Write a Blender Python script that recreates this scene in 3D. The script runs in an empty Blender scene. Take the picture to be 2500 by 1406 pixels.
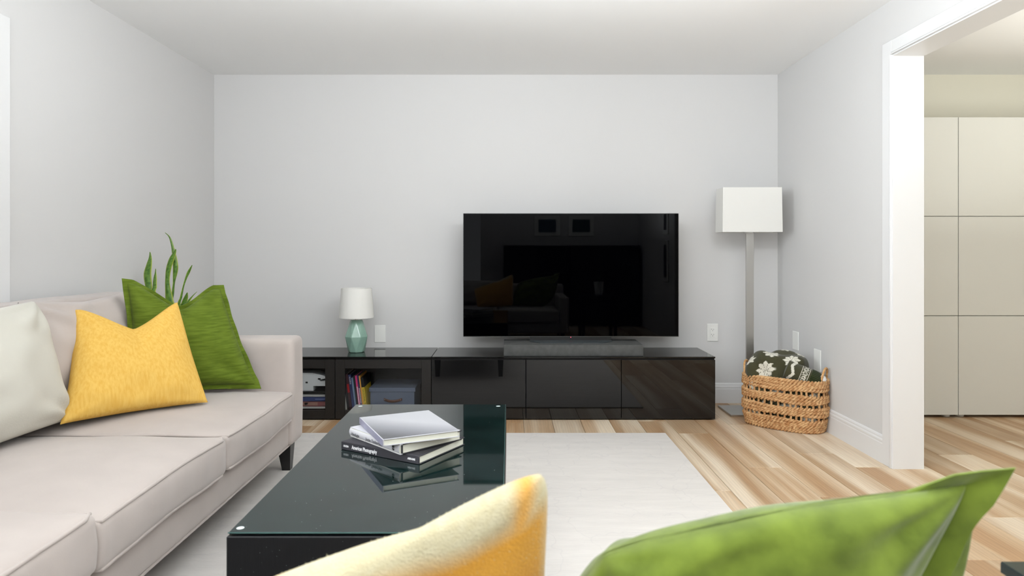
import bpy, bmesh, math, random
from mathutils import Vector, Matrix, noise
random.seed(7)
PI = math.pi
S = bpy.context.scene
C = S.collection

def lin(c):
    return tuple(((v/255)/12.92 if v/255 <= .04045 else (((v/255)+.055)/1.055)**2.4) for v in c)

# ---------------------------------------------------------------- camera
cd = bpy.data.cameras.new('camera'); cam = bpy.data.objects.new('camera', cd); C.objects.link(cam)
cam.location = (0, 0, 1.075); cam.rotation_euler = (PI/2, 0, 0)
cd.sensor_width = 36; cd.lens = 24.0; cd.shift_x = .0028; cd.shift_y = -.0364
cd.clip_start = .02
cd.dof.use_dof = True; cd.dof.focus_distance = 3.4; cd.dof.aperture_fstop = 5.0
S.camera = cam
# ---------------------------------------------------------------- light
w = bpy.data.worlds.new('daylight'); S.world = w; w.use_nodes = True
w.node_tree.nodes['Background'].inputs[0].default_value = (.93, .96, 1, 1)
w.node_tree.nodes['Background'].inputs[1].default_value = 1.5
def area(name, loc, target, sx, sy, power, col=(1, 1, 1), spread=PI):
    l = bpy.data.lights.new(name, 'AREA'); l.shape = 'RECTANGLE'; l.size = sx; l.size_y = sy
    l.energy = power; l.color = col; l.spread = spread
    o = bpy.data.objects.new(name, l); C.objects.link(o); o.location = loc
    o.rotation_euler = (Vector(target)-Vector(loc)).to_track_quat('-Z', 'Y').to_euler()
    return o
area('window_daylight', (-2.85, 1.05, 1.5), (0, 2.6, 1.3), 1.1, 1.0, 84, (.95, .98, 1))
area('bounce_fill_right', (1.0, .75, 1.2), (1.0, .7501, 2.4), 1.0, .6, 64, (.92, .965, 1))  # added fill aimed straight up at the ceiling, no fixture here
area('bounce_fill_left', (-1.0, .45, 1.3), (-1.0, .4501, 2.4), 1.0, .6, 24, (.92, .965, 1))  # second added up-facing fill, for the left half of the room
area('bounce_fill_far', (0, 2.05, 2.0), (0, 3.6, 2.75), 2.4, .35, 30, (.92, .965, 1))  # added fill floating mid-room above the frame, lifts ceiling and back wall
area('rear_fill', (.1, -.70, 1.93), (.1, 1.9, 2.9), 3.4, .50, 16, (.92, .965, 1))  # added soft fill behind the camera, brightens the upright surfaces
area('hall_fill_up', (3.4, 2.7, 1.5), (3.4, 2.9, 2.4), 1.2, 1.2, 19, (1, .995, .94))  # added fill aimed up, brightens the hall wall above the cabinets
area('hall_fill_side', (4.4, 1.2, 1.3), (1.5, 3.0, 1.2), 1.2, 1.6, 14, (1, .995, .96))  # added fill inside the next room, which has no window modelled
S.view_settings.view_transform = 'Standard'; S.view_settings.look = 'None'
S.view_settings.gamma = 1; S.view_settings.use_curve_mapping = False
S.view_settings.exposure = 0.14

# ---------------------------------------------------------------- materials
def newmat(name):
    m = bpy.data.materials.new(name); m.use_nodes = True
    return m, m.node_tree, m.node_tree.nodes['Principled BSDF']
def mat(name, col, rough=.6, spec=.5, metal=0, var=0, vscale=8, bump=0, bscale=200, stretch=(1, 1, 1), sheen=0, coat=0, col2=None, tint=None):
    m, nt, b = newmat(name)
    base = lin(col)
    b.inputs['Base Color'].default_value = (*base, 1)
    b.inputs['Roughness'].default_value = rough
    b.inputs['Specular IOR Level'].default_value = spec
    b.inputs['Metallic'].default_value = metal
    if sheen: b.inputs['Sheen Weight'].default_value = sheen; b.inputs['Sheen Roughness'].default_value = .5
    if coat: b.inputs['Coat Weight'].default_value = coat; b.inputs['Coat Roughness'].default_value = .03
    if var or bump or col2:
        tc = nt.nodes.new('ShaderNodeTexCoord'); mp = nt.nodes.new('ShaderNodeMapping')
        mp.inputs['Scale'].default_value = stretch
        nt.links.new(tc.outputs['Object'], mp.inputs['Vector'])
    if var or col2:
        n = nt.nodes.new('ShaderNodeTexNoise'); n.inputs['Scale'].default_value = vscale; n.inputs['Detail'].default_value = 6
        nt.links.new(mp.outputs[0], n.inputs['Vector'])
        r = nt.nodes.new('ShaderNodeValToRGB')
        c2 = lin(col2) if col2 else tuple(v*(1-var) for v in base)
        r.color_ramp.elements[0].position = .35; r.color_ramp.elements[1].position = .65
        r.color_ramp.elements[0].color = (*c2, 1); r.color_ramp.elements[1].color = (*base, 1)
        nt.links.new(n.outputs['Fac'], r.inputs['Fac']); nt.links.new(r.outputs[0], b.inputs['Base Color'])
    if bump:
        n2 = nt.nodes.new('ShaderNodeTexNoise'); n2.inputs['Scale'].default_value = bscale; n2.inputs['Detail'].default_value = 4
        nt.links.new(mp.outputs[0], n2.inputs['Vector'])
        bp = nt.nodes.new('ShaderNodeBump'); bp.inputs['Strength'].default_value = bump; bp.inputs['Distance'].default_value = .002
        nt.links.new(n2.outputs['Fac'], bp.inputs['Height']); nt.links.new(bp.outputs[0], b.inputs['Normal'])
    return m
def attr_mat(name, rough=.8, spec=.2, bump=.4, bscale=150, stretch=(1, 1, 1), sheen=0):
    m = mat(name, (128, 128, 128), rough, spec, bump=bump, bscale=bscale, stretch=stretch, sheen=sheen)
    nt = m.node_tree; a = nt.nodes.new('ShaderNodeVertexColor'); a.layer_name = 'Col'
    nt.links.new(a.outputs[0], nt.nodes['Principled BSDF'].inputs['Base Color'])
    return m
def glass_mat(name, tint, rough=.02, ior=1.5):
    m, nt, b = newmat(name); nt.nodes.remove(b)
    out = nt.nodes['Material Output']
    t = nt.nodes.new('ShaderNodeBsdfTransparent'); t.inputs[0].default_value = (*tint, 1)
    g = nt.nodes.new('ShaderNodeBsdfGlossy'); g.inputs['Roughness'].default_value = rough
    f = nt.nodes.new('ShaderNodeFresnel'); f.inputs[0].default_value = ior
    mx = nt.nodes.new('ShaderNodeMixShader')
    nt.links.new(f.outputs[0], mx.inputs[0]); nt.links.new(t.outputs[0], mx.inputs[1]); nt.links.new(g.outputs[0], mx.inputs[2])
    nt.links.new(mx.outputs[0], out.inputs[0])
    return m

M = {}
M['wall'] = mat('wall_paint', (211, 210, 209), .75, .25, bump=.04, bscale=300)
M['hallwall'] = mat('hall_wall_paint', (232, 229, 215), .75, .25)
M['ceil'] = mat('ceiling_paint', (245, 245, 244), .85, .2)
M['trim'] = mat('trim_paint', (224, 224, 224), .35, .4)
M['white_lac'] = mat('white_lacquer', (216, 216, 210), .35, .4)
M['gap'] = mat('floor_joint', (70, 55, 42), .9)
M['rug'] = mat('rug_pile', (226, 221, 216), .95, .1, var=.06, vscale=6, bump=.5, bscale=120, stretch=(.5, 3, 1), sheen=.1)
M['sofa'] = mat('sofa_velvet', (187, 177, 171), .9, .15, var=.07, vscale=7, bump=.12, bscale=260, sheen=.25)
M['sofa2'] = mat('grey_velvet', (190, 184, 178), .9, .15, var=.08, vscale=7, bump=.12, bscale=260, sheen=.2)
M['legblk'] = mat('black_leg', (18, 17, 17), .35, .5)
M['blackwood'] = mat('black_brown_wood', (29, 26, 24), .45, .4, var=.3, vscale=14, stretch=(8, 1, 12), bump=.1, bscale=60)
M['tablewood'] = mat('black_stained_wood', (22, 23, 26), .4, .4, var=.4, vscale=30, stretch=(12, 1, .6))
M['gloss'] = mat('gloss_black_glass', (12, 12, 13), .02, .5)
M['topglass'] = mat('dark_glass_top', (14, 15, 15), .06, .35)
M['tableglass'] = mat('green_black_glass', (10, 25, 24), .035, .5, col2=(17, 34, 33), vscale=9)
M['glassedge'] = mat('green_glass_edge', (72, 104, 100), .15, .5)
M['screen'] = mat('tv_screen', (1, 1, 2), .02, .10)
M['tvbody'] = mat('tv_bezel', (20, 21, 22), .35, .5)
M['steel'] = mat('brushed_steel', (196, 195, 192), .32, .5, metal=1, bump=.05, bscale=80, stretch=(20, 20, .3))
M['chrome'] = mat('chrome', (190, 188, 184), .15, .5, metal=1)
M['soundbar'] = mat('grey_felt', (86, 87, 86), .85, .2, var=.18, vscale=30, bump=.3, bscale=300)
M['standmetal'] = mat('dark_stand_metal', (58, 64, 67), .45, .5, var=.12, vscale=40)
M['dusty'] = mat('rubber_dot', (205, 215, 215), .5)
M['pane'] = glass_mat('clear_pane', (.93, .94, .95), ior=1.35)
M['windowpane'] = glass_mat('window_pane', (.97, .98, .98))
M['plastic'] = mat('white_plastic', (236, 236, 232), .4, .4)
M['slot'] = mat('dark_slot', (30, 28, 26), .7)
M['ceramic'] = mat('green_ceramic', (138, 172, 157), .12, .5, var=.10, vscale=14, coat=.6)
def shade_mat():
    m, nt, b = newmat('white_linen_shade')
    b.inputs['Base Color'].default_value = (*lin((243, 242, 238)), 1); b.inputs['Roughness'].default_value = .9
    tr = nt.nodes.new('ShaderNodeBsdfTranslucent'); tr.inputs[0].default_value = (*lin((246, 244, 238)), 1)
    mx = nt.nodes.new('ShaderNodeMixShader'); mx.inputs[0].default_value = .25
    nt.links.new(b.outputs[0], mx.inputs[1]); nt.links.new(tr.outputs[0], mx.inputs[2])
    nt.links.new(mx.outputs[0], nt.nodes['Material Output'].inputs[0]); return m
M['shade'] = shade_mat()
M['yellow'] = mat('yellow_linen', (226, 186, 98), .85, .15, col2=(217, 171, 80), vscale=16, stretch=(7, 7, .8), bump=.3, bscale=260)
M['green'] = mat('green_velvet', (98, 116, 34), .8, .15, col2=(80, 98, 22), vscale=10, stretch=(1.5, 1.5, 14), bump=.3, bscale=60, sheen=.06)
M['greennear'] = mat('green_velvet_near', (114, 132, 44), .8, .15, col2=(82, 98, 24), vscale=14, bump=.25, bscale=90, sheen=.35)
M['cream'] = mat('cream_cushion', (204, 201, 190), .9, .15, var=.05, vscale=6, bump=.2, bscale=200, sheen=.15)
M['paper'] = mat('book_pages', (228, 228, 214), .9, .1, var=.06, vscale=60, stretch=(1, 1, 30))
M['wicker'] = mat('water_hyacinth', (212, 172, 124), .6, .3, col2=(176, 126, 80), vscale=40, bump=.25, bscale=220)
M['wickerpale'] = mat('pale_rattan', (222, 182, 132), .6, .3, col2=(190, 140, 88), vscale=60)
M['boxgrey'] = mat('blue_grey_board', (104, 112, 128), .8, .2, bump=.1)
M['leather'] = mat('brown_leather', (96, 60, 42), .5, .4)
M['attr'] = attr_mat('printed_colour', .75, .25, bump=.05)
M['knit'] = attr_mat('knitted_wool', .95, .1, bump=.9, bscale=260, stretch=(1, 1, 2.2), sheen=.2)
M['leaf'] = attr_mat('snake_plant_leaf', .35, .4, bump=.05)
M['soil'] = mat('potting_soil', (52, 38, 28), .95)
M['potwhite'] = mat('white_pot_glaze', (226, 226, 224), .3)

def plank_mat():
    m, nt, b = newmat('oak_plank')
    L = nt.links.new
    tc = nt.nodes.new('ShaderNodeTexCoord'); oi = nt.nodes.new('ShaderNodeObjectInfo')
    off = nt.nodes.new('ShaderNodeVectorMath'); off.operation = 'SCALE'; off.inputs[0].default_value = (37, 53, 91)
    L(oi.outputs['Random'], off.inputs['Scale'])
    add = nt.nodes.new('ShaderNodeVectorMath'); add.operation = 'ADD'
    L(tc.outputs['Object'], add.inputs[0]); L(off.outputs[0], add.inputs[1])
    def mapping(s):
        mp = nt.nodes.new('ShaderNodeMapping'); mp.inputs['Scale'].default_value = s; L(add.outputs[0], mp.inputs[0]); return mp
    n1 = nt.nodes.new('ShaderNodeTexNoise'); n1.inputs['Scale'].default_value = 1; n1.inputs['Detail'].default_value = 2
    n1.inputs['Distortion'].default_value = .4
    L(mapping((6.5, .45, 1)).outputs[0], n1.inputs['Vector'])
    r1 = nt.nodes.new('ShaderNodeValToRGB'); e = r1.color_ramp.elements
    e[0].position = .40; e[0].color = (*lin((178, 143, 107)), 1); e[1].position = .66; e[1].color = (*lin((228, 211, 187)), 1)
    e2 = e.new(.5); e2.color = (*lin((198, 171, 139)), 1)
    L(n1.outputs['Fac'], r1.inputs[0])
    # growth-ring grain
    wv = nt.nodes.new('ShaderNodeTexWave'); wv.inputs['Scale'].default_value = 1.2; wv.inputs['Distortion'].default_value = 9
    wv.inputs['Detail'].default_value = 3; wv.inputs['Detail Scale'].default_value = 1.2
    L(mapping((16, 1.6, 1)).outputs[0], wv.inputs['Vector'])
    n2 = nt.nodes.new('ShaderNodeTexNoise'); n2.inputs['Scale'].default_value = 1; n2.inputs['Detail'].default_value = 5
    L(mapping((150, 6, 1)).outputs[0], n2.inputs['Vector'])
    mx = nt.nodes.new('ShaderNodeMix'); mx.data_type = 'RGBA'; mx.blend_type = 'MULTIPLY'; mx.inputs[0].default_value = .10
    L(r1.outputs[0], mx.inputs[6]); L(wv.outputs['Color'], mx.inputs[7])
    mx2 = nt.nodes.new('ShaderNodeMix'); mx2.data_type = 'RGBA'; mx2.blend_type = 'OVERLAY'; mx2.inputs[0].default_value = .16
    L(mx.outputs[2], mx2.inputs[6]); L(n2.outputs['Fac'], mx2.inputs[7])
    hsv = nt.nodes.new('ShaderNodeHueSaturation')
    mr = nt.nodes.new('ShaderNodeMapRange'); mr.inputs[3].default_value = .90; mr.inputs[4].default_value = 1.10
    wn = nt.nodes.new('ShaderNodeTexWhiteNoise'); wn.noise_dimensions = '1D'; L(oi.outputs['Random'], wn.inputs['W'])
    L(wn.outputs['Value'], mr.inputs[0]); L(mr.outputs[0], hsv.inputs['Value']); L(mx2.outputs[2], hsv.inputs['Color'])
    L(hsv.outputs[0], b.inputs['Base Color'])
    b.inputs['Roughness'].default_value = .42; b.inputs['Specular IOR Level'].default_value = .35
    bp = nt.nodes.new('ShaderNodeBump'); bp.inputs['Strength'].default_value = .15; bp.inputs['Distance'].default_value = .001
    L(n2.outputs['Fac'], bp.inputs['Height']); L(bp.outputs[0], b.inputs['Normal'])
    return m
M['plank'] = plank_mat()

# ---------------------------------------------------------------- mesh helpers
class MB:
    def __init__(s): s.v = []; s.f = []; s.c = []; s.col = (1, 1, 1)
    def vert(s, p, c=None): s.v.append(tuple(p)); s.c.append(c or s.col); return len(s.v)-1
    def box(s, lo, hi, bev=0, mtx=None):
        x0, y0, z0 = lo; x1, y1, z1 = hi
        if bev <= 0:
            P = [(x0, y0, z0), (x1, y0, z0), (x1, y1, z0), (x0, y1, z0), (x0, y0, z1), (x1, y0, z1), (x1, y1, z1), (x0, y1, z1)]
            F = [(0, 3, 2, 1), (4, 5, 6, 7), (0, 1, 5, 4), (1, 2, 6, 5), (2, 3, 7, 6), (3, 0, 4, 7)]
        else:
            b = min(bev, (x1-x0)*.49, (y1-y0)*.49, (z1-z0)*.49)
            bm = bmesh.new()
            bmesh.ops.create_cube(bm, size=1)
            for q in bm.verts: q.co = Vector(((x0+x1)/2+q.co.x*(x1-x0), (y0+y1)/2+q.co.y*(y1-y0), (z0+z1)/2+q.co.z*(z1-z0)))
            bmesh.ops.bevel(bm, geom=bm.edges[:], offset=b, segments=2 if b > .002 else 1, affect='EDGES', profile=.5)
            bm.verts.ensure_lookup_table(); bm.verts.index_update()
            P = [tuple(q.co) for q in bm.verts]; F = [tuple(q.index for q in f.verts) for f in bm.faces]; bm.free()
        if mtx is not None: P = [tuple(mtx @ Vector(p)) for p in P]
        o = len(s.v); s.v += P; s.c += [s.col]*len(P); s.f += [tuple(i+o for i in f) for f in F]
    def grid(s, fn, nu, nv, wrapu=False, colfn=None):
        o = len(s.v)
        for j in range(nv+1):
            for i in range(nu if wrapu else nu+1):
                u = i/nu; v = j/nv
                s.vert(fn(u, v), colfn(u, v) if colfn else None)
        W = nu if wrapu else nu+1
        for j in range(nv):
            for i in range(nu):
                a = o+j*W+i; b = o+j*W+(i+1) % W
                s.f.append((a, b, b+W, a+W))
    def tube(s, pts, r, n=8, closed=False, cap=True):
        pts = [Vector(p) for p in pts]; m = len(pts); o = len(s.v)
        rr = r if callable(r) else (lambda t: r)
        up = None
        for i, p in enumerate(pts):
            if closed: t = pts[(i+1) % m]-pts[i-1]
            else: t = pts[min(i+1, m-1)]-pts[max(i-1, 0)]
            t.normalize()
            if up is None:
                up = Vector((0, 0, 1)) if abs(t.z) < .9 else Vector((1, 0, 0))
            a = (up - t*up.dot(t))
            if a.length < 1e-6: a = t.orthogonal()
            a.normalize(); up = a; b = t.cross(a)
            R = rr(i/(m-1))
            for k in range(n):
                th = 2*PI*k/n; s.vert(p+a*R*math.cos(th)+b*R*math.sin(th))
        for i in range(m if closed else m-1):
            for k in range(n):
                a0 = o+i*n+k; a1 = o+i*n+(k+1) % n; j = (i+1) % m
                s.f.append((a0, a1, o+j*n+(k+1) % n, o+j*n+k))
        if cap and not closed:
            s.f.append(tuple(o+k for k in range(n))[::-1]); s.f.append(tuple(o+(m-1)*n+k for k in range(n)))
    def lathe(s, c, prof, n=32, cap0=True, cap1=True):
        o = len(s.v)
        for r, z in prof:
            for k in range(n): s.vert((c[0]+r*math.cos(2*PI*k/n), c[1]+r*math.sin(2*PI*k/n), c[2]+z))
        for j in range(len(prof)-1):
            for k in range(n):
                s.f.append((o+j*n+k, o+j*n+(k+1) % n, o+(j+1)*n+(k+1) % n, o+(j+1)*n+k))
        if cap0: s.f.append(tuple(o+k for k in range(n))[::-1])
        if cap1: s.f.append(tuple(o+(len(prof)-1)*n+k for k in range(n)))
    def poly_prism(s, pts, z0, z1):
        o = len(s.v); n = len(pts)
        for z in (z0, z1):
            for p in pts: s.vert((p[0], p[1], z))
        s.f.append(tuple(range(o, o+n))[::-1]); s.f.append(tuple(range(o+n, o+2*n)))
        for k in range(n): s.f.append((o+k, o+(k+1) % n, o+n+(k+1) % n, o+n+k))
def wloc(o):
    p = Vector((0, 0, 0))
    while o: p = p+Vector(o.location); o = o.parent
    return p
def build(name, mb, m, parent=None, smooth=False, local=False, merge=False):
    """one mesh object; coordinates in mb are world ones unless local"""
    me = bpy.data.meshes.new(name)
    off = Vector((0, 0, 0)) if (local or parent is None) else wloc(parent)
    me.from_pydata([tuple(Vector(v)-off) for v in mb.v], [], mb.f)
    if any(c != (1, 1, 1) for c in mb.c):
        a = me.color_attributes.new('Col', 'FLOAT_COLOR', 'POINT')
        for i, c in enumerate(mb.c): a.data[i].color = (*c, 1)
    if merge or True:
        bm = bmesh.new(); bm.from_mesh(me)
        if merge: bmesh.ops.remove_doubles(bm, verts=bm.verts, dist=1e-5)
        bmesh.ops.recalc_face_normals(bm, faces=bm.faces); bm.to_mesh(me); bm.free()
    me.materials.append(m)
    if smooth:
        me.polygons.foreach_set('use_smooth', [True]*len(me.polygons))
        try: me.set_sharp_from_angle(angle=math.radians(smooth if smooth is not True else 50))
        except Exception: pass
    o = bpy.data.objects.new(name, me); C.objects.link(o)
    if parent: o.parent = parent
    return o
def thing(name, label, cat, loc=(0, 0, 0), rz=0, group=None):
    o = bpy.data.objects.new(name, None); o.empty_display_size = .05; C.objects.link(o)
    o.location = loc; o.rotation_euler = (0, 0, rz); o['label'] = label; o['category'] = cat
    if group: o['group'] = group
    return o
def tag(o, label, cat, group=None):
    o['label'] = label; o['category'] = cat
    if group: o['group'] = group
    return o
def struct(name, mb, m, smooth=False, parent=None):
    o = build(name, mb, m, parent, smooth)
    if not parent: o['kind'] = 'structure'
    return o
def boxpart(name, lo, hi, m, parent, bev=.002, local=False, smooth=False):
    b = MB(); b.box(lo, hi, bev); return build(name, b, m, parent, smooth, local)
def text(name, s, size, mtx, m, parent, width=None, font_bold=0):
    cu = bpy.data.curves.new(name, 'FONT'); cu.body = s; cu.size = size; cu.extrude = .00025; cu.offset = font_bold
    cu.align_x = 'LEFT'; cu.align_y = 'CENTER'; cu.resolution_u = 3
    to = bpy.data.objects.new(name, cu); C.objects.link(to)
    bpy.context.view_layer.update()
    me = bpy.data.meshes.new_from_object(to.evaluated_get(bpy.context.evaluated_depsgraph_get()))
    C.objects.unlink(to); bpy.data.objects.remove(to); bpy.data.curves.remove(cu)
    if width:
        xs = [v.co.x for v in me.vertices]; k = width/(max(xs)-min(xs)); x0 = min(xs)
        for v in me.vertices: v.co.x = (v.co.x-x0)*k
    me.transform(mtx); me.materials.clear(); me.materials.append(m)
    o = bpy.data.objects.new(name, me); C.objects.link(o); o.parent = parent
    return o
def frame_mtx(origin, xdir, ydir):
    x = Vector(xdir).normalized(); y = Vector(ydir).normalized(); z = x.cross(y)
    m = Matrix((x, y, z)).transposed().to_4x4(); m.translation = Vector(origin); return m

# ================================================================ SETTING
XL, XR, YB, H = -2.087, 1.90, 4.83, 2.32
YR = -.95
# ---- floor
b = MB(); b.box((-2.3, YR-1.6, -.06), (4.7, 5.0, -.012)); floor = build('floor', b, M['gap']); floor['kind'] = 'structure'
PW, PL = .181, 1.246
known = {5: 4.018, 6: 3.387, 4: 3.058, 8: 3.62, 7: 2.98, 9: 3.39, 3: 4.45, 2: 3.75, 13: 4.177, 15: 3.866, 10: 4.0, 11: 3.15, 12: 3.6, 14: 3.3}
cache = {}
for k in range(-13, 26):
    x0 = .09+PW*k
    if x0+PW < -2.09 or x0 > 4.65: continue
    a0, a1 = max(x0, -2.2), min(x0+PW, 4.68)
    base = known.get(k, random.random()*PL)
    j0 = base-PL*6
    while j0 < 4.95:
        y0, y1 = max(j0, -.9 if k < 20 else .5), min(j0+PL, 4.95); j0 += PL
        if y1-y0 < .02: continue
        key = (round(a1-a0, 4), round(y1-y0, 4))
        if key not in cache:
            g = .0009; wd, ln = key; pm = MB(); c = .0016
            P = [(g, g, -.012), (wd-g, g, -.012), (wd-g, ln-g, -.012), (g, ln-g, -.012), (g, g, -.0012), (wd-g, g, -.0012), (wd-g, ln-g, -.0012), (g, ln-g, -.0012),
                 (g+c, g+c, 0), (wd-g-c, g+c, 0), (wd-g-c, ln-g-c, 0), (g+c, ln-g-c, 0)]
            pm.v = P; pm.c = [(1, 1, 1)]*12
            pm.f = [(8, 9, 10, 11)] + [(i, (i+1) % 4, 4+(i+1) % 4, 4+i) for i in range(4)] + [(4+i, 4+(i+1) % 4, 8+(i+1) % 4, 8+i) for i in range(4)]
            o = build('plank', pm, M['plank'], floor, local=True); cache[key] = o.data
        else:
            o = bpy.data.objects.new('plank', cache[key]); C.objects.link(o); o.parent = floor
        o.location = (a0, y0, 0)
# ---- ceiling
b = MB(); b.box((-2.3, YR-1.6, H), (4.7, 5.0, H+.1)); struct('ceiling', b, M['ceil'])
# ---- walls
b = MB(); b.box((-2.3, YB, 0), (2.03, YB+.15, H)); struct('wall_back', b, M['wall'])
WY0, WY1, WZ0, WZ1 = .75, 2.73, .72, 1.94      # left window opening
b = MB(); b.box((XL-.16, WY1, 0), (XL, YB, H)); b.box((XL-.16, YR, 0), (XL, WY0, H))
b.box((XL-.16, WY0, 0), (XL, WY1, WZ0)); b.box((XL-.16, WY0, WZ1), (XL, WY1, H)); struct('wall_left', b, M['wall'])
DY0, DY1, DZ = 1.35, 3.36, 2.034               # wide doorway in the right wall
b = MB(); b.box((XR, DY1+.012, 0), (2.03, YB, H)); b.box((XR, DY0, DZ+.012), (2.03, DY1+.012, H)); b.box((XR, YR, 0), (2.03, DY0-.012, H))
struct('wall_right', b, M['wall'])
b = MB(); b.box((-.42, YR-.12, 0), (2.03, YR, H)); b.box((-2.3, YR-.12, 2.03), (-.42, YR, H)); struct('wall_rear', b, M['wall'])
# next room
b = MB(); b.box((2.03, YB, 0), (4.7, YB+.15, H)); struct('wall_hall_back', b, M['hallwall'])
b = MB(); b.box((4.6, .3, 0), (4.72, YB, H)); struct('wall_hall_right', b, M['hallwall'])
b = MB(); b.box((2.03, .3, 0), (4.6, .4, H)); struct('wall_hall_rear', b, M['hallwall'])
# window in the left wall
b = MB(); cw = .10
b.box((XL, WY1, WZ0-cw), (XL+.02, WY1+cw, WZ1+cw), .003); b.box((XL, WY0-cw, WZ0-cw), (XL+.02, WY0, WZ1+cw), .003)
b.box((XL, WY0, WZ1), (XL+.02, WY1, WZ1+cw), .003); b.box((XL, WY0, WZ0-cw), (XL+.03, WY1, WZ0), .003)
b.box((XL-.16, WY0-.001, WZ0), (XL, WY0+.014, WZ1)); b.box((XL-.16, WY1-.014, WZ0), (XL, WY1+.001, WZ1))
b.box((XL-.16, WY0, WZ1-.014), (XL, WY1, WZ1)); b.box((XL-.16, WY0, WZ0), (XL, WY1, WZ0+.014))
win = struct('window_1', b, M['trim'])
b = MB(); ym = (WY0+WY1)/2
for y in (WY0+.014, ym-.03, WY1-.06): b.box((XL-.12, y, WZ0+.014), (XL-.08, y+.046 if y != ym-.03 else ym+.03, WZ1-.014))
for z in (WZ0+.014, (WZ0+WZ1)/2-.02, WZ1-.06): b.box((XL-.118, WY0+.014, z), (XL-.082, WY1-.014, z+.046))
build('sash', b, M['trim'], win)
boxpart('pane', (XL-.102, WY0+.02, WZ0+.02), (XL-.098, WY1-.02, WZ1-.02), M['windowpane'], win, 0)
# doorway trim
b = MB(); b.box((XR-.012, DY1, 0), (2.042, DY1+.013, DZ+.012)); b.box((XR-.012, DY0-.012, DZ), (2.042, DY1, DZ+.013)); b.box((XR-.012, DY0-.013, 0), (2.042, DY0, DZ))
struct('door_1', b, M['trim'])
def casing(y0, y1, z0, z1, inner):
    b = MB(); b.box((XR-.016, y0, z0), (XR, y1, z1), .002)
    # raised bead along the opening side
    if inner == 'y0': b.box((XR-.021, y0+.001, z0), (XR, y0+.010, z1-.074), .002); b.box((XR-.0185, y0+.014, z0), (XR, y0+.017, z1-.078))
    elif inner == 'y1': b.box((XR-.021, y1-.010, z0), (XR, y1-.001, z1), .002)
    else: b.box((XR-.021, y0, z0+.001), (XR, y1, z0+.010), .002); b.box((XR-.0185, y0, z0+.014), (XR, y1, z0+.017))
    return b
struct('trim_1', casing(DY1+.006, DY1+.088, 0, DZ+.08, 'y0'), M['trim'], 40)
struct('trim_2', casing(DY0-.09, DY1+.006, DZ+.006, DZ+.08, 'z0'), M['trim'], 40)
struct('trim_3', casing(DY0-.09, DY0-.006, 0, DZ+.006, 'y1'), M['trim'], 40)
# baseboards with a moulded top
def baseboard(name, p0, p1, nrm):
    prof = [(0, 0), (.014, 0), (.014, .098), (.012, .104), (.013, .108), (.013, .116), (.009, .124), (.009, .130), (.006, .137), (0, .140)]
    b = MB(); o = 0; p0 = Vector((*p0, 0)); p1 = Vector((*p1, 0)); n = Vector((*nrm, 0))
    for p in (p0, p1):
        for d, z in prof: b.vert(p+n*d+Vector((0, 0, z)))
    k = len(prof)
    for i in range(k): b.f.append((i, (i+1) % k, k+(i+1) % k, k+i))
    b.f.append(tuple(range(k))[::-1]); b.f.append(tuple(range(k, 2*k)))
    struct(name, b, M['trim'])
baseboard('baseboard_back', (XL, YB), (XR, YB), (0, -1))
baseboard('baseboard_left', (XL, YR), (XL, YB-.014), (1, 0))
baseboard('baseboard_right', (XR, DY1+.088), (XR, YB-.014), (-1, 0))
baseboard('baseboard_rear', (-.42, YR), (XR, YR), (0, 1))

# ================================================================ RUG
b = MB(); b.box((-1.80, .55, 0), (.916, 4.00, .009), .004)
rug = build('area_rug', b, M['rug'], smooth=40); tag(rug, 'large cream area rug with faint veining under the coffee table and sofa', 'rug')
def rug_nodes():
    m = M['rug']; nt = m.node_tree; bs = nt.nodes['Principled BSDF']; L = nt.links.new
    src = bs.inputs['Base Color'].links[0].from_socket
    tc = nt.nodes.new('ShaderNodeTexCoord')
    nn = nt.nodes.new('ShaderNodeTexNoise'); nn.inputs['Scale'].default_value = 2.2; nn.inputs['Detail'].default_value = 4
    L(tc.outputs['Object'], nn.inputs['Vector'])
    mv = nt.nodes.new('ShaderNodeMix'); mv.data_type = 'VECTOR'; mv.inputs[0].default_value = .45
    L(tc.outputs['Object'], mv.inputs[4]); L(nn.outputs['Color'], mv.inputs[5])
    vo = nt.nodes.new('ShaderNodeTexVoronoi'); vo.feature = 'DISTANCE_TO_EDGE'; vo.inputs['Scale'].default_value = 6
    L(mv.outputs[1], vo.inputs['Vector'])
    r = nt.nodes.new('ShaderNodeValToRGB'); r.color_ramp.elements[0].color = (.94, .94, .95, 1); r.color_ramp.elements[0].position = 0
    r.color_ramp.elements[1].position = .02; r.color_ramp.elements[1].color = (1, 1, 1, 1)
    L(vo.outputs['Distance'], r.inputs[0])
    n3 = nt.nodes.new('ShaderNodeTexNoise'); n3.inputs['Scale'].default_value = 1.0
    mp = nt.nodes.new('ShaderNodeMapping'); mp.inputs['Scale'].default_value = (14, 160, 1); L(tc.outputs['Object'], mp.inputs[0]); L(mp.outputs[0], n3.inputs['Vector'])
    r3 = nt.nodes.new('ShaderNodeValToRGB'); r3.color_ramp.elements[0].position = .3; r3.color_ramp.elements[0].color = (.955, .955, .955, 1); r3.color_ramp.elements[1].position = .6
    L(n3.outputs['Fac'], r3.inputs[0])
    a = nt.nodes.new('ShaderNodeMix'); a.data_type = 'RGBA'; a.blend_type = 'MULTIPLY'; a.inputs[0].default_value = 1
    L(src, a.inputs[6]); L(r.outputs[0], a.inputs[7])
    c = nt.nodes.new('ShaderNodeMix'); c.data_type = 'RGBA'; c.blend_type = 'MULTIPLY'; c.inputs[0].default_value = 1
    L(a.outputs[2], c.inputs[6]); L(r3.outputs[0], c.inputs[7]); L(c.outputs[2], bs.inputs['Base Color'])
rug_nodes()
RZ = .009

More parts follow.
